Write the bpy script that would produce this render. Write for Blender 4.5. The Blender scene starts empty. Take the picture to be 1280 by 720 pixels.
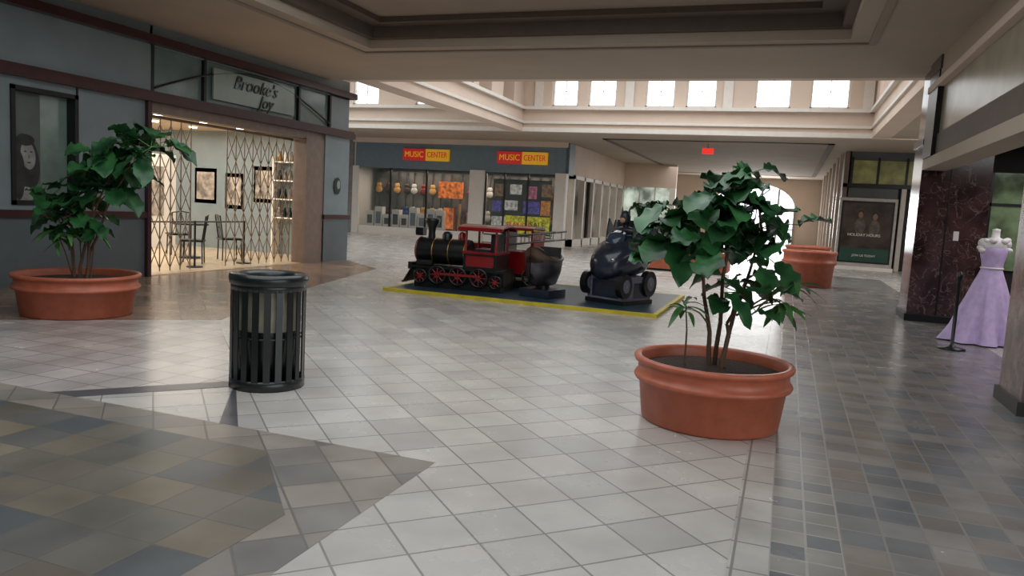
import bpy, bmesh, math, random
from mathutils import Vector, Matrix
random.seed(7)
S=bpy.context.scene
try:
    S.view_settings.view_transform='Standard'
except Exception: pass

# ---------------------------------------------------------------- materials
def lin(c):
    return tuple(((v/255)/12.92 if v/255<=.04045 else ((v/255+.055)/1.055)**2.4) for v in c[:3])+(1,)
def mat(name,col,rough=.5,metal=0,var=.12,scale=6,bump=0,emis=0,spec=.5,alpha=1,col2=None,coat=0):
    m=bpy.data.materials.new(name);m.use_nodes=True;t=m.node_tree;N=t.nodes;b=N['Principled BSDF']
    tc=N.new('ShaderNodeTexCoord');no=N.new('ShaderNodeTexNoise');no.inputs['Scale'].default_value=scale;no.inputs['Detail'].default_value=4
    t.links.new(tc.outputs['Object'],no.inputs['Vector'])
    r=N.new('ShaderNodeValToRGB');c=lin(col)
    if col2: c2=lin(col2);a=c
    else:
        a=tuple(v*(1-var) for v in c[:3])+(1,);c2=tuple(min(1,v*(1+var)) for v in c[:3])+(1,)
    r.color_ramp.elements[0].color=a;r.color_ramp.elements[1].color=c2
    r.color_ramp.elements[0].position=.35;r.color_ramp.elements[1].position=.65
    t.links.new(no.outputs['Fac'],r.inputs[0]);t.links.new(r.outputs[0],b.inputs['Base Color'])
    b.inputs['Roughness'].default_value=rough;b.inputs['Metallic'].default_value=metal
    b.inputs['Specular IOR Level'].default_value=spec
    if coat:b.inputs['Coat Weight'].default_value=coat
    if emis:
        t.links.new(r.outputs[0],b.inputs['Emission Color']);b.inputs['Emission Strength'].default_value=emis
    if alpha<1:b.inputs['Alpha'].default_value=alpha
    if bump:
        bp=N.new('ShaderNodeBump');bp.inputs['Strength'].default_value=bump;bp.inputs['Distance'].default_value=.02
        t.links.new(no.outputs['Fac'],bp.inputs['Height']);t.links.new(bp.outputs[0],b.inputs['Normal'])
    return m
def tile(name,size,cols,mortar,rot=0,ms=.007,rough=.25,off=(0,0),w=None,offset=0.0,nz=.25):
    m=bpy.data.materials.new(name);m.use_nodes=True;t=m.node_tree;N=t.nodes;L=t.links;b=N['Principled BSDF']
    tc=N.new('ShaderNodeTexCoord');mp=N.new('ShaderNodeMapping');mp.inputs['Rotation'].default_value=(0,0,math.radians(rot));mp.inputs['Location'].default_value=(off[0],off[1],0)
    L.new(tc.outputs['Object'],mp.inputs[0])
    br=N.new('ShaderNodeTexBrick');br.offset=offset;br.squash=1
    for k,v in {'Scale':1,'Mortar Size':ms,'Mortar Smooth':.2,'Brick Width':w or size,'Row Height':size,'Bias':0}.items(): br.inputs[k].default_value=v
    br.inputs['Color1'].default_value=(0,0,0,1);br.inputs['Color2'].default_value=(1,1,1,1);br.inputs['Mortar'].default_value=(.5,.5,.5,1)
    L.new(mp.outputs[0],br.inputs['Vector'])
    r=N.new('ShaderNodeValToRGB');e=r.color_ramp.elements
    while len(e)<len(cols):e.new(.5)
    for i,c in enumerate(cols): e[i].position=i/(len(cols)-1);e[i].color=lin(c)
    L.new(br.outputs['Color'],r.inputs[0])
    no=N.new('ShaderNodeTexNoise');no.inputs['Scale'].default_value=2.2;no.inputs['Detail'].default_value=7;L.new(tc.outputs['Object'],no.inputs[0])
    mr=N.new('ShaderNodeMapRange');mr.inputs[1].default_value=.3;mr.inputs[2].default_value=.7;mr.inputs[3].default_value=1-nz;mr.inputs[4].default_value=1+nz*.6
    L.new(no.outputs['Fac'],mr.inputs[0])
    mu=N.new('ShaderNodeVectorMath');mu.operation='SCALE';L.new(r.outputs[0],mu.inputs[0]);L.new(mr.outputs[0],mu.inputs['Scale'])
    mx=N.new('ShaderNodeMix');mx.data_type='RGBA';L.new(br.outputs['Fac'],mx.inputs[0]);L.new(mu.outputs[0],mx.inputs[6]);mx.inputs[7].default_value=lin(mortar)
    L.new(mx.outputs[2],b.inputs['Base Color'])
    m2=N.new('ShaderNodeMapRange');m2.inputs[3].default_value=rough*.75;m2.inputs[4].default_value=rough*1.35;L.new(no.outputs['Fac'],m2.inputs[0]);L.new(m2.outputs[0],b.inputs['Roughness'])
    bp=N.new('ShaderNodeBump');bp.inputs['Strength'].default_value=.35;bp.inputs['Distance'].default_value=.004;bp.invert=True
    L.new(br.outputs['Fac'],bp.inputs['Height']);L.new(bp.outputs[0],b.inputs['Normal'])
    return m
def marble(name,c1,c2,vein):
    m=mat(name,c1,rough=.15,col2=c2,scale=3);t=m.node_tree;N=t.nodes;L=t.links;b=N['Principled BSDF']
    tc=N.new('ShaderNodeTexCoord');no=N.new('ShaderNodeTexNoise');no.inputs['Scale'].default_value=5;no.inputs['Detail'].default_value=8;no.inputs['Distortion'].default_value=1.0
    L.new(tc.outputs['Object'],no.inputs[0])
    r=N.new('ShaderNodeValToRGB');e=r.color_ramp.elements;e[0].position=.485;e[0].color=(0,0,0,1);e[1].position=.5;e[1].color=(.7,.7,.7,1);x=e.new(.515);x.color=(0,0,0,1)
    L.new(no.outputs['Fac'],r.inputs[0])
    mx=N.new('ShaderNodeMix');mx.data_type='RGBA';L.new(r.outputs[0],mx.inputs[0])
    src=b.inputs['Base Color'].links[0].from_socket;L.new(src,mx.inputs[6]);mx.inputs[7].default_value=lin(vein);L.new(mx.outputs[2],b.inputs['Base Color'])
    return m
def glassy(name,col,alpha=.25,rough=.05):
    return mat(name,col,rough=rough,alpha=alpha,var=.05,spec=.8)

cream=mat('cream_paint',(218,198,182),.7,var=.04,scale=1);tan=mat('tan_ceiling_paint',(176,162,146),.85,var=.04,scale=1)
tan_d=mat('brown_ceiling_trim',(98,86,78),.7,var=.05);tan_m=mat('coffer_paint',(154,140,128),.85,var=.05,scale=1)
blue=mat('blue_grey_panel',(122,134,138),.35,var=.06,scale=2);blue_d=mat('dark_slate_panel',(90,98,102),.35,var=.08,scale=2)
maroon=mat('maroon_trim',(62,30,32),.3);brown=mat('brown_column',(124,106,96),.4,var=.1)
black=mat('black_metal',(15,18,19),.35,var=.2);greenblack=mat('dark_green_enamel',(13,25,24),.35,coat=.3)
terra=mat('terracotta',(174,94,68),.42,var=.1,scale=9,bump=.1);soil=mat('soil',(52,38,30),.95,var=.5,scale=40,bump=.8)
white=mat('white_paint',(226,220,212),.5,var=.03);wood=mat('wood_floor',(206,182,150),.2,var=.12)
darkin=mat('dark_interior',(44,42,42),.7);steel=mat('brushed_steel',(160,160,160),.3,metal=1)
glass=glassy('window_glass',(120,140,140),.14);frost=mat('frosted_green_glass',(148,164,156),.2,var=.08,scale=2)
signtan=mat('tan_sign_panel',(156,148,128),.25,var=.12,scale=2)
frost2=mat('reflective_transom_glass',(110,130,128),.12,var=.2,scale=1.5)
red=mat('red_gloss_paint',(128,16,22),.25,coat=.5);redsign=mat('red_sign_face',(200,40,40),.4,emis=.3,var=.03);yelsign=mat('yellow_sign_face',(235,180,40),.4,emis=.25,var=.03)
yellow=mat('yellow_rubber_edge',(190,172,40),.5);mattop=mat('teal_rubber_mat',(38,60,72),.3,var=.2)
gold=mat('brass',(170,130,60),.3,metal=.8);navy=mat('dark_navy_plastic',(26,34,50),.3,coat=.4,var=.3);lilac=mat('grey_plastic_base',(104,102,120),.5)
stem=mat('woody_stem',(90,68,50),.8);leafm=mat('leaf_green',(20,62,36),.38,col2=(52,108,58),scale=5);leaf2=mat('leaf_light_green',(52,96,48),.4,col2=(80,130,66),scale=6)
gown=mat('lavender_fabric',(200,178,222),.65,var=.1,scale=12);skinm=mat('mannequin_white',(225,220,220),.4)
marb=marble('burgundy_marble',(42,28,28),(78,56,54),(138,120,116))
lens=mat('lamp_lens',(255,240,215),.4,emis=6,var=.01)
exitm=mat('exit_sign_red',(230,50,45),.4,emis=.9,var=.01)
amber=mat('amber_display',(215,110,40),.5,emis=.4,var=.6,scale=8)

# ---------------------------------------------------------------- mesh builder
class B:
    def __init__(s,name): s.n=name;s.v=[];s.f=[];s.m=[];s.sm=[];s.mats=[]
    def mi(s,m):
        if m not in s.mats:s.mats.append(m)
        return s.mats.index(m)
    def add(s,vs,fs,m,smooth=False):
        o=len(s.v);s.v+= [tuple(v) for v in vs];k=s.mi(m)
        for f in fs: s.f.append([i+o for i in f]);s.m.append(k);s.sm.append(smooth)
        return s
    def box(s,x0,x1,y0,y1,z0,z1,m,M=None):
        vs=[Vector((x,y,z)) for z in (z0,z1) for y in (y0,y1) for x in (x0,x1)]
        if M: vs=[M@v for v in vs]
        return s.add(vs,[(0,2,3,1),(4,5,7,6),(0,1,5,4),(2,6,7,3),(0,4,6,2),(1,3,7,5)],m)
    def poly(s,pts,m): return s.add(pts,[tuple(range(len(pts)))],m)
    def lathe(s,prof,m,c=(0,0,0),seg=32,mod=None,M=None,smooth=True,closed=False):
        vs=[];fs=[];n=len(prof)
        for i in range(seg):
            a=2*math.pi*i/seg
            for j,(r,z) in enumerate(prof):
                rr=r*(mod(a,z,j) if mod else 1)
                vs.append(Vector((rr*math.cos(a),rr*math.sin(a),z)))
        for i in range(seg):
            k=(i+1)%seg
            for j in range(n-1): fs.append((i*n+j,k*n+j,k*n+j+1,i*n+j+1))
        if M: vs=[M@v for v in vs]
        vs=[v+Vector(c) for v in vs]
        return s.add(vs,fs,m,smooth)
    def cyl(s,p0,p1,r,m,r2=None,seg=14,smooth=True,caps=True):
        p0=Vector(p0);p1=Vector(p1);d=p1-p0;q=d.to_track_quat('Z','Y').to_matrix().to_4x4()
        r2=r if r2 is None else r2;L=d.length
        prof=[(r,0),(r2,L)]
        s.lathe(prof,m,c=p0,seg=seg,M=q,smooth=smooth)
        if caps:
            for rr,z in ((r,0),(r2,L)):
                if rr>1e-4: s.add([q@Vector((rr*math.cos(2*math.pi*i/seg),rr*math.sin(2*math.pi*i/seg),z))+p0 for i in range(seg)],[tuple(range(seg))],m)
        return s
    def tube(s,pts,r,m,seg=8,r2=None):
        n=len(pts)-1
        for i in range(n):
            a=r if r2 is None else r+(r2-r)*i/n; b=r if r2 is None else r+(r2-r)*(i+1)/n
            s.cyl(pts[i],pts[i+1],a,m,b,seg,caps=True)
        return s
    def ell(s,c,rx,ry,rz,m,seg=16,M=None):
        n=9;prof=[(math.sin(math.pi*j/n),-math.cos(math.pi*j/n)) for j in range(n+1)]
        K=Matrix.Diagonal((rx,ry,rz,1))
        if M:K=M@K
        return s.lathe(prof,m,c=c,seg=seg,M=K)
    def torus(s,c,R,r,m,M=None,seg=24,k=8):
        vs=[];fs=[]
        for i in range(seg):
            a=2*math.pi*i/seg
            for j in range(k):
                b=2*math.pi*j/k;rr=R+r*math.cos(b);v=Vector((rr*math.cos(a),rr*math.sin(a),r*math.sin(b)))
                if M:v=M@v
                vs.append(v+Vector(c))
        for i in range(seg):
            for j in range(k):
                fs.append((i*k+j,((i+1)%seg)*k+j,((i+1)%seg)*k+(j+1)%k,i*k+(j+1)%k))
        return s.add(vs,fs,m,True)
    def done(s,loc=(0,0,0),rz=0,parent=None,bevel=0,scale=1):
        me=bpy.data.meshes.new(s.n);me.from_pydata(s.v,[],s.f)
        for m in s.mats:me.materials.append(m)
        for p,k,sm in zip(me.polygons,s.m,s.sm):p.material_index=k;p.use_smooth=sm
        bm=bmesh.new();bm.from_mesh(me);bmesh.ops.recalc_face_normals(bm,faces=bm.faces);bm.to_mesh(me);bm.free()
        o=bpy.data.objects.new(s.n,me);bpy.context.collection.objects.link(o);o.location=loc;o.rotation_euler=(0,0,rz);o.scale=(scale,)*3 if not isinstance(scale,tuple) else scale
        if parent:o.parent=parent
        if bevel:
            b=o.modifiers.new('bevel','BEVEL');b.width=bevel;b.segments=2;b.limit_method='ANGLE'
        return o
def text(body,size,m,loc,rot,parent,ext=.01,shear=0,name='lettering',sx=1):
    t=bpy.data.curves.new(name,'FONT');t.body=body;t.size=size;t.extrude=ext;t.align_x='CENTER';t.align_y='CENTER';t.shear=shear;t.materials.append(m)
    o=bpy.data.objects.new(name,t);bpy.context.collection.objects.link(o);o.location=loc;o.rotation_euler=rot;o.scale=(sx,1,1);o.parent=parent
    return o
def area(name,loc,size,power,rot=(0,0,0),col=(1,1,1),sy=None,spread=180):
    l=bpy.data.lights.new(name,'AREA');l.energy=power;l.size=size;l.color=col;l.spread=math.radians(spread)
    if sy:l.shape='RECTANGLE';l.size_y=sy
    o=bpy.data.objects.new(name,l);bpy.context.collection.objects.link(o);o.location=loc;o.rotation_euler=rot;return o

CZ=4.1; XL=-10.; XR=1.95; YB=15.25; YF=25.
# ---------------------------------------------------------------- floor
T_main=tile('diagonal_cream_tile',.33,[(166,162,158),(178,174,168),(186,182,176),(174,168,162)],(128,124,120),45,rough=.25,nz=.12,ms=.006)
T_slate=tile('slate_tile',.3,[(84,80,74),(110,102,90),(92,92,90),(120,110,94),(80,86,90),(102,96,86)],(90,86,82),0,rough=.3,ms=.005)
T_bord=tile('border_slate_tile',.3,[(122,116,108),(140,132,122),(110,108,106),(148,138,128)],(100,96,92),45,rough=.3)
T_dark=mat('dark_slate_strip',(80,80,84),.3,var=.2,scale=5)
T_band=tile('small_square_tile',.16,[(94,98,102),(122,122,122),(142,138,130),(104,106,110)],(152,148,144),0,rough=.24,off=(-.05,0))
T_lite=tile('light_edge_tile',.3,[(170,166,160),(182,178,172)],(128,124,120),0,rough=.24,off=(.1,0))
T_right=tile('grey_tan_tile',.2,[(110,112,114),(134,130,126),(124,116,108),(104,108,112),(140,134,128)],(128,124,120),0,rough=.24,off=(-.37,0))
T_brown=tile('brown_tile_with_reflection',.3,[(142,114,92),(160,130,106),(128,106,92),(152,128,108)],(130,114,100),45,rough=.2)  # brown tile, with the store light's reflection on the floor coloured in
T_pink=tile('pale_tile',.3,[(170,162,158),(182,174,170),(160,154,150)],(130,124,120),0,rough=.24)
fl=B('floor')
fl.box(-32,16,-8,56,-.15,0,T_main)
def reg(pts,z,m): fl.poly([(x,y,z) for x,y in pts],m)
reg([(-10,-8),(-1.8,-8),(-1.8,3.9),(-10,3.9)],.001,T_bord)
reg([(-10,-8),(-2.1,-8),(-2.1,2.9),(-2.75,3.6),(-10,3.6)],.0018,T_slate)
reg([(-10,3.9),(-4.8,3.9),(-4.0,4.8),(-6.1,7.1),(-7.8,5.7),(-10,3.91)],.001,T_pink)
reg([(-4.85,3.9),(-4.6,3.9),(-3.9,4.72),(-4.02,4.86)],.0022,T_dark)
reg([(-4.02,4.86),(-3.9,4.72),(-3.2,3.9),(-3.35,3.9)],.0022,T_dark)
reg([(-10,3.92),(-7.8,5.7),(-6.1,7.1),(-7.0,9.5),(-8.3,14.5),(-10,15.9)],.0015,T_brown)
reg([(-.12,-8),(.05,-8),(.05,24),(-.12,24)],.0016,T_lite)
reg([(.05,-8),(.37,-8),(.37,24),(.05,24)],.0016,T_band)
reg([(.37,-8),(2.6,-8),(2.6,24),(.37,24)],.0016,T_right)
fl.done()
# ---------------------------------------------------------------- ceilings
c=B('ceiling')
hx0,hx1,hy0,hy1=-7.1,.6,-3.,11.9
c.box(-10,hx0,-8,YB-.25,CZ,CZ+.9,tan);c.box(hx1,2,-8,YB-.25,CZ,CZ+.9,tan);c.box(hx0,hx1,hy1,YB-.25,CZ,CZ+.9,tan);c.box(hx0,hx1,-8,hy0,CZ,CZ+.9,tan)
c.box(hx0-.2,hx1+.2,hy0-.2,hy1+.2,CZ+.42,CZ+.6,tan_m)
def ring(x0,x1,y0,y1,w,z0,z1,m,b=c):
    b.box(x0,x0+w,y0,y1,z0,z1,m);b.box(x1-w,x1,y0,y1,z0,z1,m);b.box(x0+w,x1-w,y0,y0+w,z0,z1,m);b.box(x0+w,x1-w,y1-w,y1,z0,z1,m)
ring(hx0-.01,hx1+.01,hy0,hy1+.01,.14,CZ+.14,CZ+.42,tan_d);ring(hx0+.12,hx1-.12,hy0,hy1-.12,.3,CZ+.33,CZ+.42,tan_d)
ring(hx0-.35,hx1+.35,hy0-.3,hy1+.35,.1,CZ-.025,CZ,tan_m)
c.box(-30,14,YF+.3,56,CZ,CZ+.2,tan)
c.box(-6.5,1.2,27,27.2,CZ-.03,CZ+.0,tan_d);c.box(-6.5,1.2,46,46.2,CZ-.03,CZ,tan_d);c.box(-6.5,-6.3,27,46,CZ-.03,CZ,tan_d);c.box(1.,1.2,27,46,CZ-.03,CZ,tan_d)
c.box(-6.3,1.,27.2,46,CZ-.012,CZ,tan_m)
c.box(2.6,14,YB,YF,CZ,CZ+.2,tan)
HW=7.2
c.box(-30.2,3,YB-.3,YF+.3,HW,HW+.2,white)
for x in range(-30,4,3): c.box(x,x+.25,YB-.2,YF+.3,HW-.25,HW,white)
c.done()
# atrium upper walls
w=B('wall_atrium_front');w.box(-30,2.1,YB-.25,YB,CZ+.9,HW,cream);w.box(-9.6,2.1,YB-.25,YB,CZ,CZ+.9,cream);w.done()
w=B('wall_clerestory_far')
w.box(-30,2.6,YF,YF+.3,CZ,4.95,cream);w.box(-30,2.6,YF,YF+.3,6.55,HW,cream)
wins=[(-7.85,-6.95),(-6.6,-5.65),(-4.7,-3.75),(-3.4,-2.45),(-1.3,-.25),(.3,1.4)]
wl=[(-17.4,-16.3),(-15.6,-14.5),(-13.0,-11.9)]
allw=sorted(wl+wins);x=-30
for a,b in allw:
    w.box(x,a,YF,YF+.3,4.95,6.55,cream);x=b
w.box(x,2.6,YF,YF+.3,4.95,6.55,cream)
w.box(-30,2.6,YF-.08,YF,4.36,4.44,white);w.box(-30,2.6,YF-.16,YF,4.82,4.92,white);w.box(-30,2.6,YF-.03,YF,CZ-.01,CZ+.13,white)
for xx in (-8.3,-5.2,-2.0-.1,1.9):w.box(xx-.14,xx+.14,YF-.08,YF,4.92,HW,white)
w.done()
k=0
for a,b in allw:
    k+=1;w=B('window_%d'%k)
    w.box(a,a+.05,YF+.1,YF+.2,4.95,6.55,white);w.box(b-.05,b,YF+.1,YF+.2,4.95,6.55,white);w.box(a,b,YF+.1,YF+.2,4.95,5.0,white);w.box(a,b,YF+.1,YF+.2,6.5,6.55,white)
    w.box((a+b)/2-.01,(a+b)/2+.01,YF+.12,YF+.16,5.0,6.5,white)
    for z in (5.45,5.95):w.box(a+.05,b-.05,YF+.12,YF+.16,z-.008,z+.008,white)
    w.done()
def sidewall(name,x0,x1,face,z0=4.95):
    w=B(name);w.box(x0,x1,YB,YF,CZ,z0,cream);w.box(x0,x1,YB,YF,6.55,HW,cream)
    y=YB
    for a in (16.2,17.6,19.6,21.0,23.0):
        w.box(x0,x1,y,a,z0,6.55,cream);y=a+1.0
    w.box(x0,x1,y,YF,z0,6.55,cream)
    fx=x1 if face>0 else x0
    w.box(min(fx,fx+face*.12),max(fx,fx+face*.12),YB,YF,z0-.13,z0-.03,white);w.box(min(fx,fx+face*.06),max(fx,fx+face*.06),YB,YF,4.36,4.44,white)
    w.done()
sidewall('wall_clerestory_left',-9.4,-8.85,1)
sidewall('wall_clerestory_right',2.1,2.6,-1)
w=B('blocking_wall_back');w.box(-10.2,8,-8.2,-8,0,CZ+.6,cream);w.done()  # unseen wall added behind the camera to block world light
# ---------------------------------------------------------------- left store front (X=-10)
w=B('wall_left')
w.box(-10.25,-10,-8,9.85,0,1.0,blue_d)
w.box(-10.25,-10,-8,7.55,1.0,3.0,blue);w.box(-10.25,-10,8.5,9.85,1.0,3.0,blue);w.box(-10.25,-10,7.55,8.5,1.,1.2,blue);w.box(-10.25,-10,7.55,8.5,2.72,3.0,blue)
w.box(-10.25,-10,-8,9.95,3.0,CZ+.1,blue)
w.box(-10.25,-10,9.85,15.9,2.72,3.02,brown);w.box(-10.25,-10,9.9,15.9,3.78,CZ+.1,blue);w.box(-10.25,-10,15.15,15.9,3.0,3.8,blue)
w.box(-10.35,-9.96,14.9,15.9,0,3.0,blue);w.box(-10.3,-9.98,14.2,14.9,0,2.75,brown)
w.box(-10.36,-9.95,14.9,15.92,0,.95,blue_d)
for y in (5.2,8.52): w.box(-10,-9.99,y,y+.03,1.05,2.95,black)
w.box(-10.0,-9.93,14.15,14.3,0,2.72,brown);w.done()
t=B('trim_maroon_left')
t.box(-10.02,-9.86,-8,16.0,2.88,3.0,maroon);t.box(-10.02,-9.9,-8,16.0,3.0,3.05,maroon);t.box(-10.02,-9.84,-8,16.0,3.8,3.93,maroon)
t.box(-10.02,-9.94,-8,9.85,.98,1.08,maroon);t.box(-10.02,-9.92,14.88,15.95,.98,1.08,maroon);t.box(-10.05,-9.93,9.8,9.88,0,2.88,maroon);t.done()
t=B('window_transom_left')
t.box(-10.1,-10.06,9.95,15.15,3.03,3.8,frost2)
for y in (9.95,11.15,13.95,15.12): t.box(-10.1,-9.99,y-.03,y+.03,3.03,3.8,black)
pts=[(-10.0,10+5.15*i/24,3.12+.62*math.sin(math.pi*i/24)) for i in range(25)]
t.tube(pts,.018,black,6);tr=t.done()
s=B('sign_panel');s.box(-10.02,-9.985,11.35,13.75,3.14,3.7,frost);so=s.done(parent=tr)
text('Brooke\'s',.36,greenblack,(-9.97,12.5,3.52),(math.pi/2,0,math.pi/2),so,shear=.4)
text('Joy',.34,greenblack,(-9.97,12.8,3.26),(math.pi/2,0,math.pi/2),so,shear=.4)
# poster in display window
p=B('display_window_poster')
p.box(-10.2,-10.14,7.55,8.5,1.2,2.72,mat('poster_paper_reflection',(120,138,130),.15,var=.3,scale=1.5))  # lighter green right half is a window reflection put into the colour
hair=mat('portrait_hair',(44,46,48),.4,var=.4);face=mat('portrait_face',(140,138,134),.4,var=.3)
def flat(b,cy,cz,ry,rz,m,x,axis='x',n=20,rot=0):
    pts=[]
    for i in range(n):
        a=2*math.pi*i/n;u=ry*math.cos(a);v=rz*math.sin(a)
        u,v=u*math.cos(rot)-v*math.sin(rot),u*math.sin(rot)+v*math.cos(rot)
        pts.append((x,cy+u,cz+v) if axis=='x' else (cy+u,x,cz+v))
    b.poly(pts,m)
p.box(-10.14,-10.139,7.55,8.05,1.2,2.72,mat('poster_dark_side',(86,94,92),.3,var=.2,scale=2))
flat(p,7.82,1.72,.22,.42,hair,-10.137,rot=.1);flat(p,7.86,1.84,.11,.2,face,-10.134,rot=.15);flat(p,7.8,1.3,.2,.1,face,-10.133)
flat(p,7.72,1.55,.09,.34,hair,-10.131);flat(p,7.82,2.05,.14,.08,hair,-10.131)
for dy in (-.035,.055): flat(p,7.85+dy,1.89,.02,.01,hair,-10.13)
flat(p,7.87,1.82,.012,.03,mat('nose_shadow',(110,106,102),.5),-10.13);flat(p,7.87,1.74,.03,.01,hair,-10.13)
for y0,y1,z0,z1 in ((7.5,7.56,1.15,2.77),(8.48,8.54,1.15,2.77),(7.5,8.54,1.15,1.21),(7.5,8.54,2.71,2.77)):p.box(-10.2,-9.97,y0,y1,z0,z1,black)
p.done()
# interior of left store
w=B('wall_store_interior')
w.box(-18.2,-18,6,18,0,3.1,white);w.box(-18,-10.35,15.95,16.1,0,3.1,white);w.box(-18,-10.25,7.6,7.75,0,3.1,white);w.done()
w=B('ceiling_store');w.box(-18.2,-10.25,6,16.1,3.0,3.1,mat('store_ceiling',(205,186,158),.7));w.done()
w=B('floor_store');w.box(-18,-10.02,7.75,15.95,0.0,.012,wood);w.done()
d=B('recessed_ceiling_lights')
for x in (-11.2,-12.4,-13.8,-15.4,-17):
    for y in (8.6,9.9,11.2,12.5,13.8,15): d.cyl((x,y,2.97),(x,y,3.0),.09,lens)
d.done()
g=B('scissor_gate')
gm=mat('gate_bronze',(130,112,94),.4,metal=.3)
def gate(Y0,Y1,st):
    n=int(round((Y1-Y0)/st))
    for i in range(n+1):
        y=Y0+i*st
        g.cyl((-10.3,y,0.03),(-10.3,y,2.68),.011,gm,seg=6)
    for i in range(n):
        y=Y0+i*st
        z=.1
        while z<2.4:
            g.cyl((-10.29,y,z),(-10.29,y+st,z+.5),.009,gm,seg=5);g.cyl((-10.31,y+st,z),(-10.31,y,z+.5),.009,gm,seg=5);z+=.5
gate(9.95,11.15,.24);gate(12.1,14.1,.25)
g.box(-10.33,-10.27,9.95,14.15,2.66,2.71,gm);g.done()
def chair(loc,rz):
    b=B('dining_chair');bl=black
    for x in (-.19,.19):
        b.tube([(x,.2,0),(x*.95,.19,.45)],.014,bl,6);b.tube([(x,-.2,0),(x*.95,-.19,.45),(x,-.26,.95)],.014,bl,6)
    b.box(-.22,.22,-.22,.22,.44,.48,bl);b.tube([(-.19,-.26,.95),(0,-.29,.98),(.19,-.26,.95)],.014,bl,6);b.tube([(-.19,-.22,.7),(.19,-.22,.7)],.01,bl,6)
    for x in (-.1,0,.1): b.cyl((x,-.2,.48),(x,-.275,.95),.008,bl,seg=5)
    b.done(loc,rz)
for l,r_ in (((-11.3,10.5,.012),.4),((-11.2,12.2,.012),2.2),((-12.7,11.4,.012),-1.2),((-12.9,13.6,.012),1.),((-11.3,13.4,.012),-.6),((-12.3,10.3,.012),2.8)): chair(l,r_)
def table(loc):
    b=B('bistro_table');b.cyl((0,0,.72),(0,0,.75),.38,black,seg=24);b.cyl((0,0,.03),(0,0,.72),.03,black);b.cyl((0,0,0),(0,0,.03),.22,black,seg=20);b.done(loc)
table((-12.0,11.2,.012));table((-12.1,13.1,.012))
fr=B('picture_frames_display')
art=mat('framed_art',(150,140,130),.5,var=.6,scale=5)
for y,z,a,b_ in ((8.5,1.7,.5,.7),(9.8,1.6,.4,.6),(10.9,1.7,.6,.8),(12.2,1.6,.35,.5),(13.1,1.7,.6,.8),(14.4,1.7,.5,.6)):
    fr.box(-18,-17.95,y-a,y+a,z-b_,z+b_,black);fr.box(-17.95,-17.94,y-a*.8,y+a*.8,z-b_*.8,z+b_*.8,art)
for x,z,a in ((-12.4,1.7,.3),(-13.3,1.5,.28),(-14.2,1.6,.35),(-16,1.7,.4)):
    fr.box(x-a,x+a,15.9,15.95,z-.45,z+.45,black);fr.box(x-a*.8,x+a*.8,15.89,15.9,z-.35,z+.35,art)
fr.done()
sh=B('wall_shelf_display')
for z in (.9,1.35,1.8,2.25):
    sh.box(-17.6,-16.4,15.6,15.88,z,z+.03,white);sh.box(-11.9,-10.7,15.6,15.88,z,z+.03,white)
    for i in range(7):
        for x0 in (-17.5,-11.8):
            x=x0+i*.16;sh.lathe([(0,0),(.05,0),(.06,.08),(.03,.2),(.035,.24),(0,.24)],random.choice([black,art,white,gold]),c=(x,15.74,z+.03),seg=10)
sh.box(-17.62,-17.58,15.6,15.88,.012,2.4,white);sh.box(-16.42,-16.38,15.6,15.88,.012,2.4,white);sh.box(-11.92,-11.88,15.6,15.88,.012,2.4,white);sh.box(-10.72,-10.68,15.6,15.88,.012,2.4,white)
sh.done()
dv=B('display_counter')
dv.box(-15.2,-14.4,9,12,0.012,.95,white);dv.box(-15.25,-14.35,8.95,12.05,.95,1.,darkin);dv.box(-14.6,-14.5,12.6,15.2,.012,2.3,white);dv.box(-14.5,-14.49,13.,14.8,.8,2.,art);dv.done()
bar=B('stanchion_rail')
for y in (10.2,11.6,13.0): bar.cyl((-10.6,y,.0122),(-10.6,y,.9),.02,black);bar.cyl((-10.6,y,.0122),(-10.6,y,.035),.15,black)
bar.cyl((-10.6,10.2,.88),(-10.6,13,.88),.015,black);bar.done()
em=B('wall_emblem');flat(em,15.4,1.75,.14,.2,black,-9.935);flat(em,15.44,1.78,.07,.1,frost,-9.93);em.done()

# ---------------------------------------------------------------- right store front (X=1.95)
w=B('wall_right')
w.box(XR,2.3,-8,13.9,2.45,2.62,tan);w.box(XR+.04,2.3,-8,13.9,2.62,2.95,tan_d)
w.box(XR+.06,2.3,-8,13.9,2.95,3.65,signtan);w.box(XR-.04,2.3,-8,13.9,3.65,3.75,cream);w.box(XR,2.3,-8,13.9,3.75,CZ,tan)
w.box(XR-.02,2.3,13.1,13.9,2.62,3.9,black);w.box(XR-.03,2.28,13.0,13.9,3.9,CZ,tan_d)
w.done()
w=B('column_marble');w.box(XR,2.95,13.9,14.85,.12,2.85,marb);w.box(XR-.03,2.98,13.87,14.88,0,.12,black);w.box(XR-.03,2.98,13.87,14.88,2.85,2.95,black);w.box(XR+.02,2.5,13.95,14.8,2.95,CZ,marb)
w.box(XR+.42,XR+.44,13.89,13.9,0.12,2.85,black);w.box(2.5,2.58,13.885,13.9,1.35,1.5,white);w.done(bevel=.01)
w=B('column_marble');w.box(XR,2.6,7.3,8.0,.12,2.45,mat('grey_brown_marble',(110,92,90),.2,var=.35,scale=7));w.box(XR-.03,2.63,7.27,8.03,0,.12,black);w.done()
w=B('wall_shop_interior')
w.box(7,7.2,4,16,0,3,darkin);w.box(2.95,7,14.7,14.85,0,3,darkin);w.box(2.3,7,4,15,2.95,3.05,darkin);w.box(2.6,7,6,6.15,0,3,darkin)
w.box(3.1,6.8,14.62,14.68,.9,2.5,mat('green_lit_window',(110,126,96),.1,emis=.2,var=.6,scale=2.5))
for x in (3.1,3.7,4.3,4.9,5.8,6.75):w.box(x-.03,x+.03,14.58,14.63,.9,2.5,black)
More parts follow.
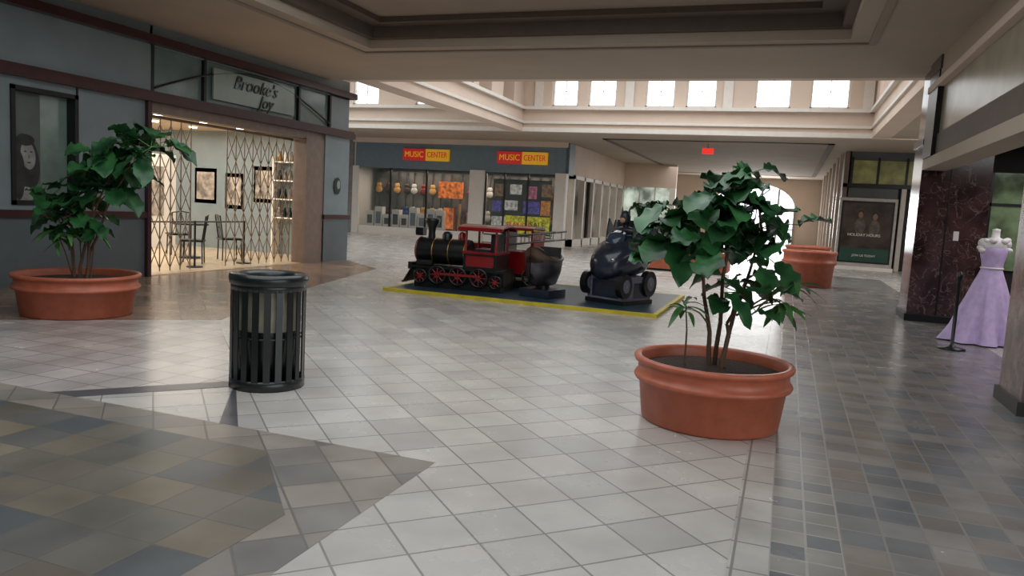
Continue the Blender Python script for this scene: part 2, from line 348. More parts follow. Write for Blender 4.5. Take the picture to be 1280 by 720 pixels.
w.box(3.1,6.8,14.58,14.63,1.95,2.0,black);w.done()
# mannequin with gown
m=B('mannequin_in_gown')
def fold(a,z,j): 
    k=max(0,(1.0-z))
    return 1+.13*k*math.sin(9*a+z*3)+.07*k*math.sin(17*a)+ (0.25*k*max(0,math.cos(a-3.3)) if z<.5 else .1*k*max(0,math.cos(a-3.3)))
m.lathe([(.43,.02),(.40,.1),(.35,.25),(.30,.42),(.25,.62),(.2,.8),(.155,.93),(.125,1.02),(.13,1.1),(.155,1.2),(.165,1.27),(.15,1.31)],gown,mod=fold,seg=72)
m.lathe([(.15,1.31),(.15,1.36),(.12,1.42),(.05,1.45),(.045,1.53),(.05,1.56),(0,1.57)],skinm,M=Matrix.Diagonal((1.1,.75,1,1)).copy())
for sx in (-1,1): m.ell((sx*.16,0,1.36),.06,.055,.07,skinm)
m.torus((0,0,1.03),.128,.014,skinm)
random.seed(3)
for i in range(26): m.ell((random.uniform(-.19,.19),random.uniform(-.1,.02),random.uniform(1.26,1.42)),.05,.045,.035,skinm,8)
m.cyl((0,0,0),(0,0,.03),.2,steel,seg=24)
m.done((2.66,11.95,0),.3,scale=1.0)
m=B('mannequin_in_gown');gg=mat('pale_fabric',(170,160,156),.6)
m.lathe([(.36,.02),(.33,.2),(.27,.5),(.2,.8),(.13,1.02),(.16,1.22),(.15,1.31)],gg,mod=fold,seg=60);m.lathe([(.15,1.31),(.14,1.38),(.05,1.45),(.045,1.55),(0,1.57)],skinm,M=Matrix.Diagonal((1.1,.75,1,1)).copy());m.cyl((0,0,0),(0,0,.03),.2,steel)
m.done((3.7,12.6,0))
st=B('stanchion_post');st.lathe([(.0,.0),(.16,.0),(.16,.02),(.06,.04),(.022,.06),(.022,.88),(.032,.9),(.032,.98),(.0,1.)],black,seg=24);st.box(-.01,.01,.03,.12,.9,.95,black);st.done((2.1,10.95,0))

# ---------------------------------------------------------------- music store (Y=29)
MY=29.
w=B('wall_music_store')
blu=mat('blue_fascia',(112,130,142),.5,var=.05)
w.box(-17.8,-8.4,MY-.05,MY+.2,2.85,CZ,blu);w.box(-17.9,-8.3,MY-.14,MY-.05,3.9,CZ,cream)
w.box(-17.8,-8.4,MY,MY+.2,0,.35,white)
for a,b in ((-17.9,-17.6),(-12.4,-11.75),(-8.75,-8.3)): w.box(a,b,MY-.1,MY+.25,0,2.9,white)
for x in (-16.1,-14.4,-10.9,-9.9): w.box(x-.03,x+.03,MY,MY+.08,.35,2.85,black)
w.box(-11.75,-11.7,MY,MY+.08,.35,2.85,black);w.box(-11.7,-8.75,MY,MY+.05,.3,.4,white)
w.box(-17.8,-8.4,33,33.2,0,CZ,darkin);w.box(-18,-17.8,MY,33.2,0,CZ,white);w.box(-8.5,-8.3,MY+.2,30,2.85,CZ,blu)
w.done()
gl=B('window_music_store');gl.box(-17.6,-12.4,MY+.03,MY+.045,.35,2.85,glass);gl.box(-11.7,-8.75,MY+.03,MY+.045,.35,2.85,glass);gl.done()
for x,nm in ((-14.4,1),(-10.15,2)):
    s=B('store_sign');s.box(x-1.05,x-.0,MY-.18,MY-.05,3.2,3.68,redsign);s.box(x,x+1.05,MY-.18,MY-.05,3.2,3.68,yelsign);so=s.done()
    text('MUSIC',.34,yelsign,(x-.53,MY-.19,3.44),(math.pi/2,0,0),so,sx=.9);text('CENTER',.32,redsign,(x+.53,MY-.19,3.44),(math.pi/2,0,0),so,sx=.78)
gu=B('guitar_wall_display')
gcol=[mat('guitar_%d'%i,c_,.3) for i,c_ in enumerate([(150,70,30),(190,140,70),(120,20,20),(190,185,175),(40,60,110),(60,40,25)])]
random.seed(5)
for row,z in enumerate((.95,1.95)):
    for i in range(20):
        x=-17.3+i*.44+random.uniform(-.05,.05);mm=gcol[random.randrange(6)];y=30.2
        gu.ell((x,y,z),.17,.05,.15,mm,10);gu.ell((x,y,z+.2),.13,.05,.12,mm,10);gu.box(x-.025,x+.025,y-.03,y,z+.25,z+.7,darkin);gu.box(x-.04,x+.04,y-.03,y,z+.68,z+.8,darkin)
gu.box(-17.5,-8.9,30.26,30.3,.4,2.85,mat('display_board',(86,80,74),.6,var=.6,scale=1.5));gu.done()
bx=B('boxed_goods_display')
for i in range(9):
    x=-17.4+i*.42;h=random.uniform(.5,.9);bx.box(x,x+.36,29.3,29.6,.35,.35+h,white);bx.box(x+.06,x+.3,29.29,29.3,.45,.3+h*.8,mat('box_print_%d'%i,random.choice([(60,60,70),(110,120,130),(90,90,80)]),.5))
bx.box(-14.1,-13.0,29.6,29.7,1.7,2.4,amber);bx.box(-13.8,-13.3,29.55,29.6,.4,1.3,amber)
for i in range(5):
    x=-13.2+i*.2;bx.cyl((x,29.4,.35),(x,29.4,.35+random.uniform(.6,1.3)),.06,gcol[i])
bx.done()
ps=B('sale_posters')
cols=[(230,215,30),(190,50,50),(215,212,205),(90,80,170),(200,110,140),(130,100,70),(200,130,50)]
pm=[mat('poster_%d'%i,c_,.5,emis=.18,var=.5,scale=9) for i,c_ in enumerate(cols)]
for x,z,a,b_,i in ((-11.2,2.15,.22,.25,5),(-10.5,2.2,.25,.2,2),(-9.8,2.1,.2,.25,4),(-9.2,2.2,.2,.25,5),(-11.3,1.5,.2,.22,3),(-10.7,1.55,.3,.2,2),(-9.8,1.5,.35,.25,3),(-9.2,1.5,.2,.3,6),(-11.2,.8,.3,.28,2),(-10.35,.78,.55,.36,0),(-9.4,.8,.4,.34,0)):
    ps.box(x-a,x+a,MY+.3,MY+.32,z-b_,z+b_,pm[i])
ps.box(-11.5,-9.0,MY+.33,MY+.35,.36,2.6,darkin)
pso=ps.done()
text('PIANOS',.3,redsign,(-10.3,MY+.28,.75),(math.pi/2,0,0),pso);text('SALE',.3,darkin,(-9.5,MY+.28,.8),(math.pi/2,0,0),pso)
# neighbour to the left of music store
w=B('wall_far_left');w.box(-30,-17.9,MY-.1,MY+.1,0,CZ,mat('grey_far_wall',(130,128,126),.6));w.box(-20.2,-19.2,MY-.14,MY-.1,0,2.2,darkin);w.box(-19,-18.2,MY-.14,MY-.1,0.3,3.,blue_d)
w.box(-30.2,-30,YB,MY,0,CZ,cream);w.box(-30,-10.3,15.9,16.05,0,CZ+.8,blue);w.done()

# ---------------------------------------------------------------- far corridor sides
w=B('wall_corridor_left')
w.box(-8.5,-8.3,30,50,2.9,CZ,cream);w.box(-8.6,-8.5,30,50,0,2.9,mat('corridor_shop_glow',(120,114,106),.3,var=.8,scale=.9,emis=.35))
y=30
while y<50:
    w.box(-8.5,-8.25,y,y+.18,0,2.9,white);y+=1.6
w.box(-8.5,-8.25,30,50,2.75,2.9,white);w.box(-8.5,-8.25,30,50,0,.3,white)
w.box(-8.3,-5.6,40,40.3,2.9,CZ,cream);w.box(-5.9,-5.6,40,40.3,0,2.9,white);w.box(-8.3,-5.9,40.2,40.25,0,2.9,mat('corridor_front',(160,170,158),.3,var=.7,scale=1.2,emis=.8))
for x in (-7.5,-6.7): w.box(x,x+.06,40.1,40.2,0,2.9,white)
w.done()
w=B('wall_corridor_right')
w.box(1.7,1.9,29.6,50,0,CZ,mat('corridor_wall_right',(140,130,118),.5));
for y in (31,33,36,39,42,45): w.box(1.66,1.7,y,y+1.4,.3,2.9,frost);w.box(1.6,1.7,y-.2,y,0,CZ,cream)
w.done()
w=B('wall_far_right_store')
w.box(1.7,14,29.6,29.8,2.85,CZ,blue_d);w.box(1.7,3.5,29.6,29.8,0,2.85,blue_d);w.box(3.5,14,29.7,29.8,0,2.85,darkin)
gy=mat('yellow_green_glass',(128,128,80),.3,emis=.12,var=.3,scale=3)
w.box(1.95,4.6,29.56,29.6,3.0,3.8,gy)
for x in (1.95,2.8,3.7,4.6): w.box(x-.04,x+.04,29.52,29.57,2.9,3.9,black)
w.box(1.7,5,29.5,29.6,2.85,2.98,black);w.box(3.6,3.75,29.5,29.7,0,2.85,white);w.box(1.7,1.85,29.5,29.6,0,CZ,brown)
w.done()
w=B('wall_right_wing');w.box(13.8,14,14.85,29.6,0,CZ+.2,cream);w.box(2.95,14,14.85,15,0,CZ+.2,cream);w.done()
# far end wall with arch and glazed doors
w=B('wall_corridor_end')
FY=50
AX0,AX1=-4.6,.3;cx=(AX0+AX1)/2;R=(AX1-AX0)/2;hz=2.3;n=16
w.box(-8.5,AX0,FY,FY+.3,0,CZ,cream);w.box(AX1,2.,FY,FY+.3,0,CZ,cream)
for i in range(n):
    a0=math.pi*i/n;a1=math.pi*(i+1)/n
    p=[(cx+R*math.cos(a0),hz+1.5*math.sin(a0)),(cx+R*math.cos(a1),hz+1.5*math.sin(a1))]
    w.poly([(p[0][0],FY,p[0][1]),(p[0][0],FY,CZ),(p[1][0],FY,CZ),(p[1][0],FY,p[1][1])],cream)
    w.poly([(p[0][0],FY,p[0][1]),(p[0][0],FY+.3,p[0][1]),(p[1][0],FY+.3,p[1][1]),(p[1][0],FY,p[1][1])],cream)
w.done()
dfm=mat('door_frame_grey',(150,148,144),.4)
w=B('door_1')
for i in range(6):
    x=AX0+(AX1-AX0)*i/5;top=hz+(1.5*math.sqrt(max(0,1-((x-cx)/R)**2)))
    w.box(x-.05,x+.05,FY-.15,FY-.05,0,max(2.3,top-.03),dfm)
w.box(AX0,AX1,FY-.15,FY-.05,2.22,2.34,dfm);w.box(AX0,AX1,FY-.13,FY-.07,1.0,1.06,dfm);w.done()
e=B('exit_sign');e.box(-.2,.2,-.04,.04,0,.2,exitm);e.cyl((0,0,.2),(0,0,.36),.02,steel);e.done((-2.9,28,CZ-.36))

# poster kiosk
kx=B('poster_kiosk')
kx.box(-.95,.95,-.12,.12,.0,.12,white);kx.box(-.9,.9,-.12,.12,.12,2.45,mat('kiosk_frame',(176,172,166),.4));kx.box(-.82,.82,-.14,-.12,.25,2.35,black)
kx.box(-.76,.76,-.15,-.14,.75,2.28,mat('poster_photo',(56,46,42),.3,var=.6,scale=2));kx.box(-.76,.76,-.15,-.14,.3,.75,mat('poster_green',(28,68,58),.4))
pf=mat('poster_face',(120,90,74),.5);pc=mat('poster_cloth',(86,74,70),.5,var=.4)
for fx,h in ((-.2,0),(.25,-.05)):
    flat(kx,fx,1.88+h,.075,.11,pf,-.153,'y');flat(kx,fx,1.93+h,.09,.1,black,-.1525,'y');flat(kx,fx,1.5+h,.17,.28,pc,-.151,'y')
ko=kx.done((2.5,28.6,0))
text('HOLIDAY HOURS',.13,white,(-.05,-.158,1.2),(math.pi/2,0,0),ko,.002);text('JOIN US TODAY',.1,white,(0,-.155,.5),(math.pi/2,0,0),ko,.002)

# ---------------------------------------------------------------- planters
def pot(b,R,h=.47):
    b.lathe([(0,0),(R*.84,0),(R*.87,.02),(R*.93,h*.62),(R*.985,h*.64),(R*1.0,h*.68),(R*.985,h*.72),(R*.95,h*.74),(R*.955,h*.9),(R*1.0,h*.92),(R*1.01,h*.97),(R*.99,h),(R*.93,h),(R*.91,h*.96),(R*.9,h*.8)],terra,seg=64)
    b.lathe([(R*.905,h*.82),(R*.6,h*.86),(R*.3,h*.88),(0,h*.89)],soil,seg=40,mod=lambda a,z,j:1)
PF=[0,.42,.66,.74,.72,.78,.95,1.0,.86,.5,.03]   # fiddle outline
def leaf(b,p,d,L,W,m,droop=.5,lob=0):
    d=Vector(d).normalized();up=Vector((0,0,1));side=d.cross(up)
    if side.length<.1: side=Vector((1,0,0))
    side.normalize();nrm=side.cross(d).normalized()
    roll=random.uniform(-.5,.5);side=(side*math.cos(roll)+nrm*math.sin(roll));nrm=side.cross(d).normalized()
    n=10;vs=[];fs=[]
    ph=random.uniform(0,6)
    for i in range(n+1):
        t_=i/n
        wv=(PF[i] if lob else math.sin(math.pi*t_)**.8)*W/2+.003
        c_=Vector(p)+d*(L*t_)-Vector((0,0,1))*droop*L*t_*t_*.6
        for k,s_ in enumerate((-1,-.5,0,.5,1)):
            wob=(.09*W*math.sin(i*1.9+ph+k) if lob and abs(s_)==1 else 0)
            vs.append(c_+side*(wv*s_)+nrm*(abs(s_)*wv*.28+wob))
    for i in range(n):
        for k in range(4): fs.append((i*5+k,i*5+k+1,i*5+k+6,i*5+k+5))
    b.add(vs,fs,m,True)
ru=Vector((.942,.335,0));rf=Vector((-.335,.942,0))
def P3(x,y,z): return ru*x+rf*y+Vector((0,0,z))
def fig(name,loc,R,stems,clusters,sprigs,seed,pr=.15):
    random.seed(seed);b=B(name);pot(b,R);SP=[]
    for (bx_,by_),(tx,ty,tz) in stems:
        a=P3(bx_,by_,.4);t=P3(tx,ty,tz);q=[a]
        for i in range(1,9):
            u=i/8;pnt=a.lerp(t,u);ln=u**1.5
            pnt.x=a.x+(t.x-a.x)*ln;pnt.y=a.y+(t.y-a.y)*ln
            if i<8: pnt+=Vector((random.uniform(-.012,.012),random.uniform(-.012,.012),0))
            q.append(pnt)
        b.tube(q,.019,stem,8,.008);SP.append(q)
    for cx_,cy_,cz_,si,cn,Ls in clusters:
        tip=P3(cx_,cy_,cz_)
        cand=[p_ for p_ in SP[si] if p_.z<tip.z-.08] or [SP[si][0]]
        st0=cand[-1];mid=st0.lerp(tip,.5)+Vector((0,0,-.02))
        b.tube([st0,mid,tip],.01,stem,6,.006)
        for i in range(cn):
            a=random.uniform(-.6,.6)+i*2.4;el=random.uniform(-.6,.6)
            dd=Vector((math.cos(a)*math.cos(el),math.sin(a)*math.cos(el),math.sin(el)))
            o_=tip+Vector((random.uniform(-pr,pr),random.uniform(-pr,pr),random.uniform(-pr,pr*.8)))
            st_=o_+dd*.03
            b.cyl(tip,st_,.004,leaf2,seg=5)
            leaf(b,st_,dd,Ls*random.uniform(.7,1.2),Ls*random.uniform(.72,1.0),leafm,random.uniform(.3,1.1),1)
    for cx_,cy_,cz_,base,cn,Ls in sprigs:
        tip=P3(cx_,cy_,cz_);bs=P3(base[0],base[1],base[2] if len(base)>2 else .4)
        b.tube([bs,bs.lerp(tip,.5)+Vector((.01,0,.03)),tip],.008,stem,6,.005)
        for i in range(cn):
            a=i*2.4;el=random.uniform(-.2,.7);dd=Vector((math.cos(a)*math.cos(el),math.sin(a)*math.cos(el),math.sin(el)))
            leaf(b,tip-Vector((0,0,random.uniform(0,.1))),dd,Ls*random.uniform(.8,1.15),Ls*.2,leaf2,random.uniform(.6,1.4),0)
    return b.done(loc)
fig('potted_fiddle_leaf_fig',(-.43,5.72,0),.57,
 [((-.03,0),(-.22,.02,1.45)),((.02,.04),(.06,.0,1.72)),((.06,-.03),(.28,0,1.4)),((.04,-.08),(.1,-.06,.95))],
 [(-.33,.0,1.46,0,15,.27),(-.42,.05,1.3,0,10,.25),(-.18,-.08,1.36,0,8,.25),(-.1,.05,1.62,1,14,.26),(.06,.0,1.8,1,10,.24),(.1,-.05,1.54,1,11,.27),(.36,0,1.48,2,8,.26),(.24,.05,1.66,2,7,.24),(.12,-.08,.98,3,9,.23),(.28,-.02,1.1,2,5,.2),(.24,0,1.3,2,6,.23)],
 [(-.25,-.05,.9,(-.22,-.05),12,.22),(.48,.05,.92,(.14,.0,.8),11,.25),(.55,.0,1.06,(.14,0,.8),9,.24)],11)
fig('potted_fiddle_leaf_fig',(-7.62,6.5,0),.66,
 [((.02,0),(.38,0,1.6)),((.08,.04),(.6,.0,1.72)),((-.04,0),(-.08,0,1.2)),((.12,-.03),(.2,0,1.35))],
 [(.42,0,1.8,0,17,.33),(.84,0,1.94,1,9,.31),(.58,0,2.0,1,9,.3),(.62,0,1.72,1,8,.28),(.24,.05,1.6,0,12,.3),(.1,0,1.78,0,7,.28),(.0,0,1.32,2,13,.28),(-.24,0,1.14,2,13,.28),(-.32,.0,1.32,2,7,.26),(.1,0,1.12,3,9,.25),(.36,.0,1.42,3,6,.25)],
 [(-.05,-.1,.95,(-.05,0),12,.25),(.2,0,1.0,(.15,0),10,.25),(.0,0,1.15,(.05,0),10,.25),(-.25,0,.95,(-.05,0),10,.25)],21)
for lc,R in (((.55,19.6,0),.62),((.6,23.6,0),.62),((-3.9,26.,0),.55)):
    random.seed(int(R*100));b=B('terracotta_planter');pot(b,R,.85 if lc[1]<25 else .5)
    b.done(lc)
PS=[((0,0),(0,0,1.9)),((.1,0),(.2,0,1.8))]
fig('potted_palm',(-5.2,30.5,0),.5,PS,[(0,0,1.5,0,10,.5),(.3,0,1.9,1,10,.5),(-.3,0,1.8,0,10,.5)],[],31)
fig('potted_palm',(-3.2,32.5,0),.5,PS,[(0,0,1.5,0,10,.5),(.3,0,2.,1,10,.5)],[],32)
bn=B('planter_bench')
wd=mat('orange_wood',(150,88,62),.4)
bn.box(-1.3,1.3,-.6,.6,0.06,.5,terra);bn.box(-1.4,1.4,-.7,.7,.5,.58,wd);bn.box(-1.2,1.2,-.5,.5,0,.06,black);bn.box(-1.1,1.1,-.4,.4,.58,.62,soil)
for i in range(14):
    leaf(bn,(random.uniform(-1,1),random.uniform(-.3,.3),.6),(random.uniform(-1,1),random.uniform(-1,1),1.),.35,.12,leaf2,.6)
bn.done((-2.7,21.3,0))

# ---------------------------------------------------------------- trash can
t=B('trash_can');R=.285
t.lathe([(0,.03),(R*.93,.03),(R*.95,.0),(R*1.0,.0),(R*1.0,.07),(R*.95,.08)],greenblack,seg=40)
t.lathe([(R*.98,.80),(R*1.03,.81),(R*1.05,.85),(R*1.03,.88),(R*.95,.885),(R*.72,.88),(R*.66,.865),(R*.66,.8)],greenblack,seg=40)
t.lathe([(R*.97,.76),(R*.99,.76),(R*.99,.82),(R*.97,.82)],greenblack,seg=40)
t.lathe([(0,.05),(R*.78,.05),(R*.8,.45)],greenblack,seg=36);t.lathe([(R*.8,.45),(R*.82,.8),(R*.8,.82)],mat('bin_liner',(160,156,140),.5,var=.2),seg=36)
for i in range(20):
    a=2*math.pi*i/20;M=Matrix.Rotation(a,4,'Z')
    t.box(R*.955,R*.985,-.025,.025,.05,.78,greenblack,M)
for z in (.4,): t.torus((0,0,z),R*.92,.008,greenblack,seg=36,k=6)
t.done((-3.75,4.9,0))

# ---------------------------------------------------------------- ride platform + rides
p=B('ride_platform')
p.box(-6.15,-1.75,11.15,14.2,.0,.05,mattop)
for a in ((-6.22,-1.68,11.08,11.15),(-6.22,-1.68,14.2,14.27),(-6.22,-6.15,11.15,14.2),(-1.75,-1.68,11.15,14.2)): p.box(a[0],a[1],a[2],a[3],0,.051,yellow)
p.done()
RX=Matrix.Rotation(math.pi/2,4,'X');RY=Matrix.Rotation(math.pi/2,4,'Y')
def wheel(b,c_,R_,m1,m2,w_=.05):
    b.cyl((c_[0],c_[1]-w_/2,c_[2]),(c_[0],c_[1]+w_/2,c_[2]),R_*.3,m1,seg=12)
    b.torus(c_,R_*.88,R_*.13,m2,M=RX,seg=22,k=6)
    for i in range(8):
        a=math.pi*i/4;b.cyl(c_,(c_[0]+R_*.85*math.cos(a),c_[1],c_[2]+R_*.85*math.sin(a)),R_*.06,m1,seg=5)
def roof(t,x0,x1,yw,z,h,m):
    for j in range(8):
        a0=math.pi*(j/8);a1=math.pi*((j+1)/8);f_=lambda a:(-yw*math.cos(a),z+h*math.sin(a))
        q0,q1=f_(a0),f_(a1);t.add([(x0,q0[0],q0[1]),(x1,q0[0],q0[1]),(x1,q1[0],q1[1]),(x0,q1[0],q1[1]),(x0,q0[0],q0[1]+.03),(x1,q0[0],q0[1]+.03),(x1,q1[0],q1[1]+.03),(x0,q1[0],q1[1]+.03)],[(0,1,2,3),(4,7,6,5),(0,4,5,1),(2,6,7,3),(0,3,7,4),(1,5,6,2)],m)
t=B('train_kiddie_ride')
t.box(-.75,.85,-.36,.36,.0,.1,black);t.box(-.8,.87,-.3,.3,.1,.34,black);t.box(-.8,.85,-.4,.4,.34,.37,black)
for i in range(9):
    y=-.36+i*.09;t.cyl((-.8,y*.9,.36),(-1.04,y*.55,.04),.016,black,seg=6)
t.box(-.86,-.78,-.4,.4,.3,.42,black);t.cyl((-1.04,-.22,.05),(-1.04,.22,.05),.02,red)
t.cyl((-.8,0,.62),(.15,0,.62),.23,black,seg=28)
for x in (-.8,-.5,-.2,.1): t.torus((x,0,.62),.232,.01,gold if x!=-.8 else red,M=RY)
t.cyl((-.84,0,.62),(-.8,0,.62),.2,black,seg=24);t.ell((-.85,0,.62),.03,.09,.09,red)
t.lathe([(.07,.8),(.06,.95),(.07,1.02),(.13,1.14),(.135,1.19),(.1,1.2),(.0,1.18)],black,c=(-.6,0,0),seg=20)
t.lathe([(.09,.8),(.09,.92),(.06,.97),(0,.98)],black,c=(-.3,0,0),seg=18);t.lathe([(.07,.8),(.07,.93),(.04,.98),(0,.99)],red,c=(-.02,0,0),seg=18)
t.box(-.88,-.74,-.08,.08,.88,1.02,black);t.cyl((-.9,0,.95),(-.87,0,.95),.06,steel)
t.box(.15,.75,-.36,.36,.37,.66,black);t.box(.2,.7,-.365,-.36,.42,.6,red);t.box(.13,.77,-.375,.375,.64,.68,red)
for x in (.18,.72):
    for y in (-.33,.33): t.cyl((x,y,.66),(x,y,1.06),.022,red,seg=8)
roof(t,.05,.85,.42,1.03,.08,red)
t.box(.3,.65,-.25,.25,.55,.72,navy);t.box(.6,.68,-.25,.25,.6,.98,black)
for y in (-.41,.41):
    for x,rr in ((-.62,.13),(-.3,.17),(.08,.17),(.46,.17),(.76,.12)): wheel(t,(x,y,.1+rr-.04),rr,red,black)
    t.box(-.35,.5,y-.045 if y<0 else y+.02,y-.02 if y<0 else y+.045,.24,.28,red);t.cyl((-.7,y*.9,.42),(-.4,y*.9,.42),.06,black,seg=12)
t.done((-5.25,12.1,.052),.05,scale=.98)
t=B('fire_truck_kiddie_ride')
t.box(-.6,.6,-.3,.3,0,.12,black);t.box(-.7,.7,-.33,.33,.2,.62,red);t.box(-.7,-.2,-.33,.33,.62,.72,red);t.box(-.72,.72,-.34,.34,.18,.24,black)
t.box(-.12,-.06,-.3,.3,.62,.98,black);roof(t,-.15,.45,.33,.98,.05,red);t.box(.4,.45,-.3,.3,.62,.98,red)
for y in (-.34,.34):
    for x in (-.45,.45): wheel(t,(x,y,.2),.17,gold,black,.08)
    for z in (.72,.86): t.cyl((-.05,y,z),(.85,y,z+.14),.018,steel,seg=6)
    for i in range(6): t.cyl((.0+i*.15,y,.73+i*.02),(.0+i*.15,y,.87+i*.02),.01,steel,seg=5)
t.ell((-.3,0,.78),.06,.06,.07,gold);t.cyl((-.74,-.2,.42),(-.69,-.2,.42),.06,lens);t.cyl((-.74,.2,.42),(-.69,.2,.42),.06,lens)
t.done((-4.7,13.2,.052),.0,scale=1.05)

t=B('boat_kiddie_ride')
t.box(-.28,.28,-.3,.3,0,.14,navy);t.cyl((0,0,.14),(0,0,.35),.12,black)
def hull(b,L,W,z0,z1,m,n=14):
    vs=[];fs=[]
    for i in range(n+1):
        u=-1+2*i/n;wv=W*(1-abs(u)**2.4)**.7*(1 if u<0 else 1);zt=z1+.16*u*u*(1.4 if u<0 else .6)
        for k,(a,z) in enumerate(((-1,zt),(-.85,(z0+z1)/2),(-.45,z0+.06*u*u),(.45,z0+.06*u*u),(.85,(z0+z1)/2),(1,zt),(.8,zt),(.6,z0+.12),(-.6,z0+.12),(-.8,zt))):
            vs.append((u*L,a*max(wv,.01),z))
    K=10
    for i in range(n):
        for k in range(K): fs.append((i*K+k,(i+1)*K+k,(i+1)*K+(k+1)%K,i*K+(k+1)%K))
    b.add(vs,fs,m,True)
bh=mat('boat_hull',(50,48,52),.4,var=.4)
hull(t,.42,.3,.2,.66,bh);hull(t,.43,.31,.58,.64,mat('brown_gunwale',(92,70,58),.4))
t.box(-.05,.2,-.2,.2,.45,.52,darkin);t.box(.16,.22,-.2,.2,.45,.86,darkin);t.torus((-.15,0,.74),.11,.015,black,M=Matrix.Rotation(1.1,4,'Y'));t.cyl((-.22,0,.56),(-.15,0,.74),.015,black)
t.done((-3.72,11.95,.052),1.3,scale=.95)

t=B('batwing_car_kiddie_ride')
t.box(-.45,.5,-.4,.4,0,.46,lilac);t.box(-.48,.53,-.43,.43,0,.07,black);t.box(-.1,.35,-.405,-.4,.1,.36,navy);t.box(-.452,-.45,-.3,.3,.1,.4,navy)
def loft(b,secs,m,k=14):
    vs=[];fs=[]
    for x,z,w_,h in secs:
        for j in range(k):
            a=2*math.pi*j/k;ca,sa=math.cos(a),math.sin(a);vs.append((x,w_*abs(ca)**.75*(1 if ca>0 else -1),z+h*abs(sa)**.75*(1 if sa>0 else -1)))
    n=len(secs)
    for i in range(n-1):
        for j in range(k): fs.append((i*k+j,(i+1)*k+j,(i+1)*k+(j+1)%k,i*k+(j+1)%k))
    fs.append(tuple(range(k)));fs.append(tuple(range((n-1)*k,n*k)));b.add(vs,fs,m,True)
loft(t,[(-.68,.62,.16,.14),(-.58,.64,.3,.24),(-.35,.74,.38,.3),(0,.8,.42,.34),(.35,.84,.42,.38),(.55,.86,.34,.34),(.68,.86,.18,.2)],navy)
loft(t,[(-.4,.98,.12,.08),(-.25,1.06,.2,.13),(-.15,1.1,.2,.13)],mat('smoked_windscreen',(50,60,76),.08),12)
t.box(.28,.36,-.32,.32,.95,1.4,navy)
def tyre(c_,R_,w_):
    t.cyl((c_[0],c_[1]-w_/2,c_[2]),(c_[0],c_[1]+w_/2,c_[2]),R_,black,seg=24);t.cyl((c_[0],c_[1]-w_/2-.008,c_[2]),(c_[0],c_[1]+w_/2+.008,c_[2]),R_*.55,lilac,seg=16);t.cyl((c_[0],c_[1]-w_/2-.012,c_[2]),(c_[0],c_[1]+w_/2+.012,c_[2]),R_*.15,steel,seg=10)
for y in (-.4,.4):
    tyre((-.45,y,.32),.2,.12);tyre((.38,y,.34),.22,.12)
    pts=[(.05,1.0),(.2,1.3),(.28,1.42),(.38,1.25),(.5,1.4),(.56,1.15),(.7,1.15),(.66,.85),(.3,.8)]
    s_=y/.4;yy=s_*.34
    n=len(pts);vs=[(x,yy+s_*(z-.8)*.25,z) for x,z in pts]+[(x,yy+s_*(z-.8)*.25+.03,z) for x,z in pts]
    t.add(vs,[tuple(range(n)),tuple(range(n,2*n))]+[(i,(i+1)%n,n+(i+1)%n,n+i) for i in range(n)],navy)
    t.ell((-.58,y*.5,.74),.06,.07,.05,steel)
fig_m=mat('caped_figure_plastic',(30,32,40),.4,var=.3)
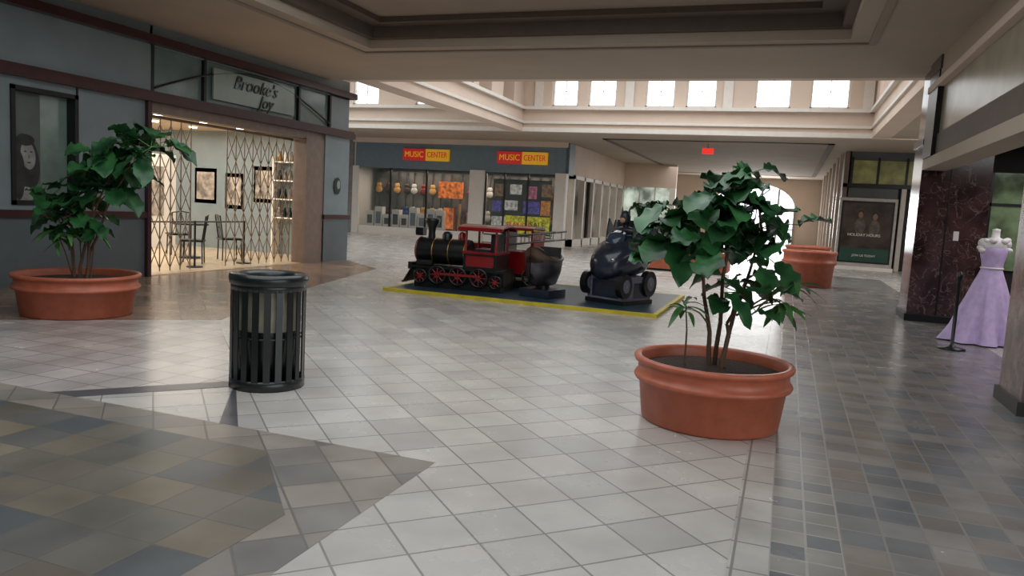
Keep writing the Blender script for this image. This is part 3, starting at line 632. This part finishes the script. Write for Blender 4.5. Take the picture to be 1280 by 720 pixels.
# seated caped figure: torso, shoulders, head with cowl ears, arms reaching the wheel, cape behind
loft(t,[(-.02,.98,.1,.06),(.08,1.06,.2,.2),(.18,1.08,.2,.2),(.24,1.05,.12,.12)],fig_m,12)
t.ell((.1,0,1.22),.11,.24,.08,fig_m);t.cyl((.09,0,1.26),(.08,0,1.36),.06,fig_m);t.ell((.06,0,1.44),.11,.1,.13,fig_m);t.ell((-.03,0,1.4),.04,.06,.05,mat('figure_chin',(170,130,105),.5))
for sy_ in (-1,1):
    t.cyl((.06,sy_*.07,1.5),(.07,sy_*.085,1.64),.03,fig_m,.002);t.tube([(.1,sy_*.22,1.2),(.0,sy_*.27,1.04),(-.12,sy_*.1,1.06)],.055,fig_m,10,.035);t.ell((-.12,sy_*.1,1.06),.04,.04,.04,fig_m)
t.torus((-.14,0,1.08),.12,.015,steel,M=Matrix.Rotation(1.1,4,'Y'))
t.done((-2.5,12.2,.052),1.15,scale=(.8,.88,.95))

# ---------------------------------------------------------------- lights
W=bpy.data.worlds.new('World');S.world=W;W.use_nodes=True;bg=W.node_tree.nodes['Background'];bg.inputs[0].default_value=(.93,.97,1,1);bg.inputs[1].default_value=2.4
area('atrium_fill_light',(-3.5,20,6.9),8.5,560,(0,0,0),(.92,.97,1),8,spread=150)  # added fill beneath the solid atrium roof, which has no skylight opening
area('wing_fill_light',(-17,20,6.9),9,500,(0,0,0),(.92,.97,1),8,spread=150)  # added fill for the left wing, also beneath solid roof
area('end_daylight',(-2.1,49.6,2.0),4.2,320,(math.radians(90),0,math.pi),(1,1,1),2.6)
area('store_light',(-14,12,2.9),6,460,(0,0,0),(1,.93,.82),6)
area('near_ceiling_fill',(-3.2,5,4.45),6,370,(0,0,0),(.93,.97,1),10)  # added fill that brightens the near floor and walls; no lamp fitting here
area('music_light',(-13,29.7,2.8),8,110,(0,0,0),(1,.88,.75),.8)
area('far_corridor_light',(-3,38,4.0),6,320,(0,0,0),(1,.97,.92),14)
area('gown_light',(4,11,2.9),2,70,(0,0,0),(1,.95,.95),4)
area('wing_right_light',(7,22,4.0),6,280,(0,0,0),(1,.98,.95),6)
# ---------------------------------------------------------------- camera
yaw,pitch,roll=[math.radians(v) for v in (19.6,6.1,3.2)]
F=Vector((-math.sin(yaw)*math.cos(pitch),math.cos(yaw)*math.cos(pitch),-math.sin(pitch)));R0=Vector((math.cos(yaw),math.sin(yaw),0));U0=R0.cross(F)
Rr=R0*math.cos(roll)+U0*math.sin(roll);Ur=-R0*math.sin(roll)+U0*math.cos(roll)
cd=bpy.data.cameras.new('camera');cd.lens=950/1280*36;cd.clip_end=200;co=bpy.data.objects.new('camera',cd);bpy.context.collection.objects.link(co)
M=Matrix((Rr,Ur,-F)).transposed().to_4x4();M.translation=Vector((0,0,1.5));co.matrix_world=M;S.camera=co
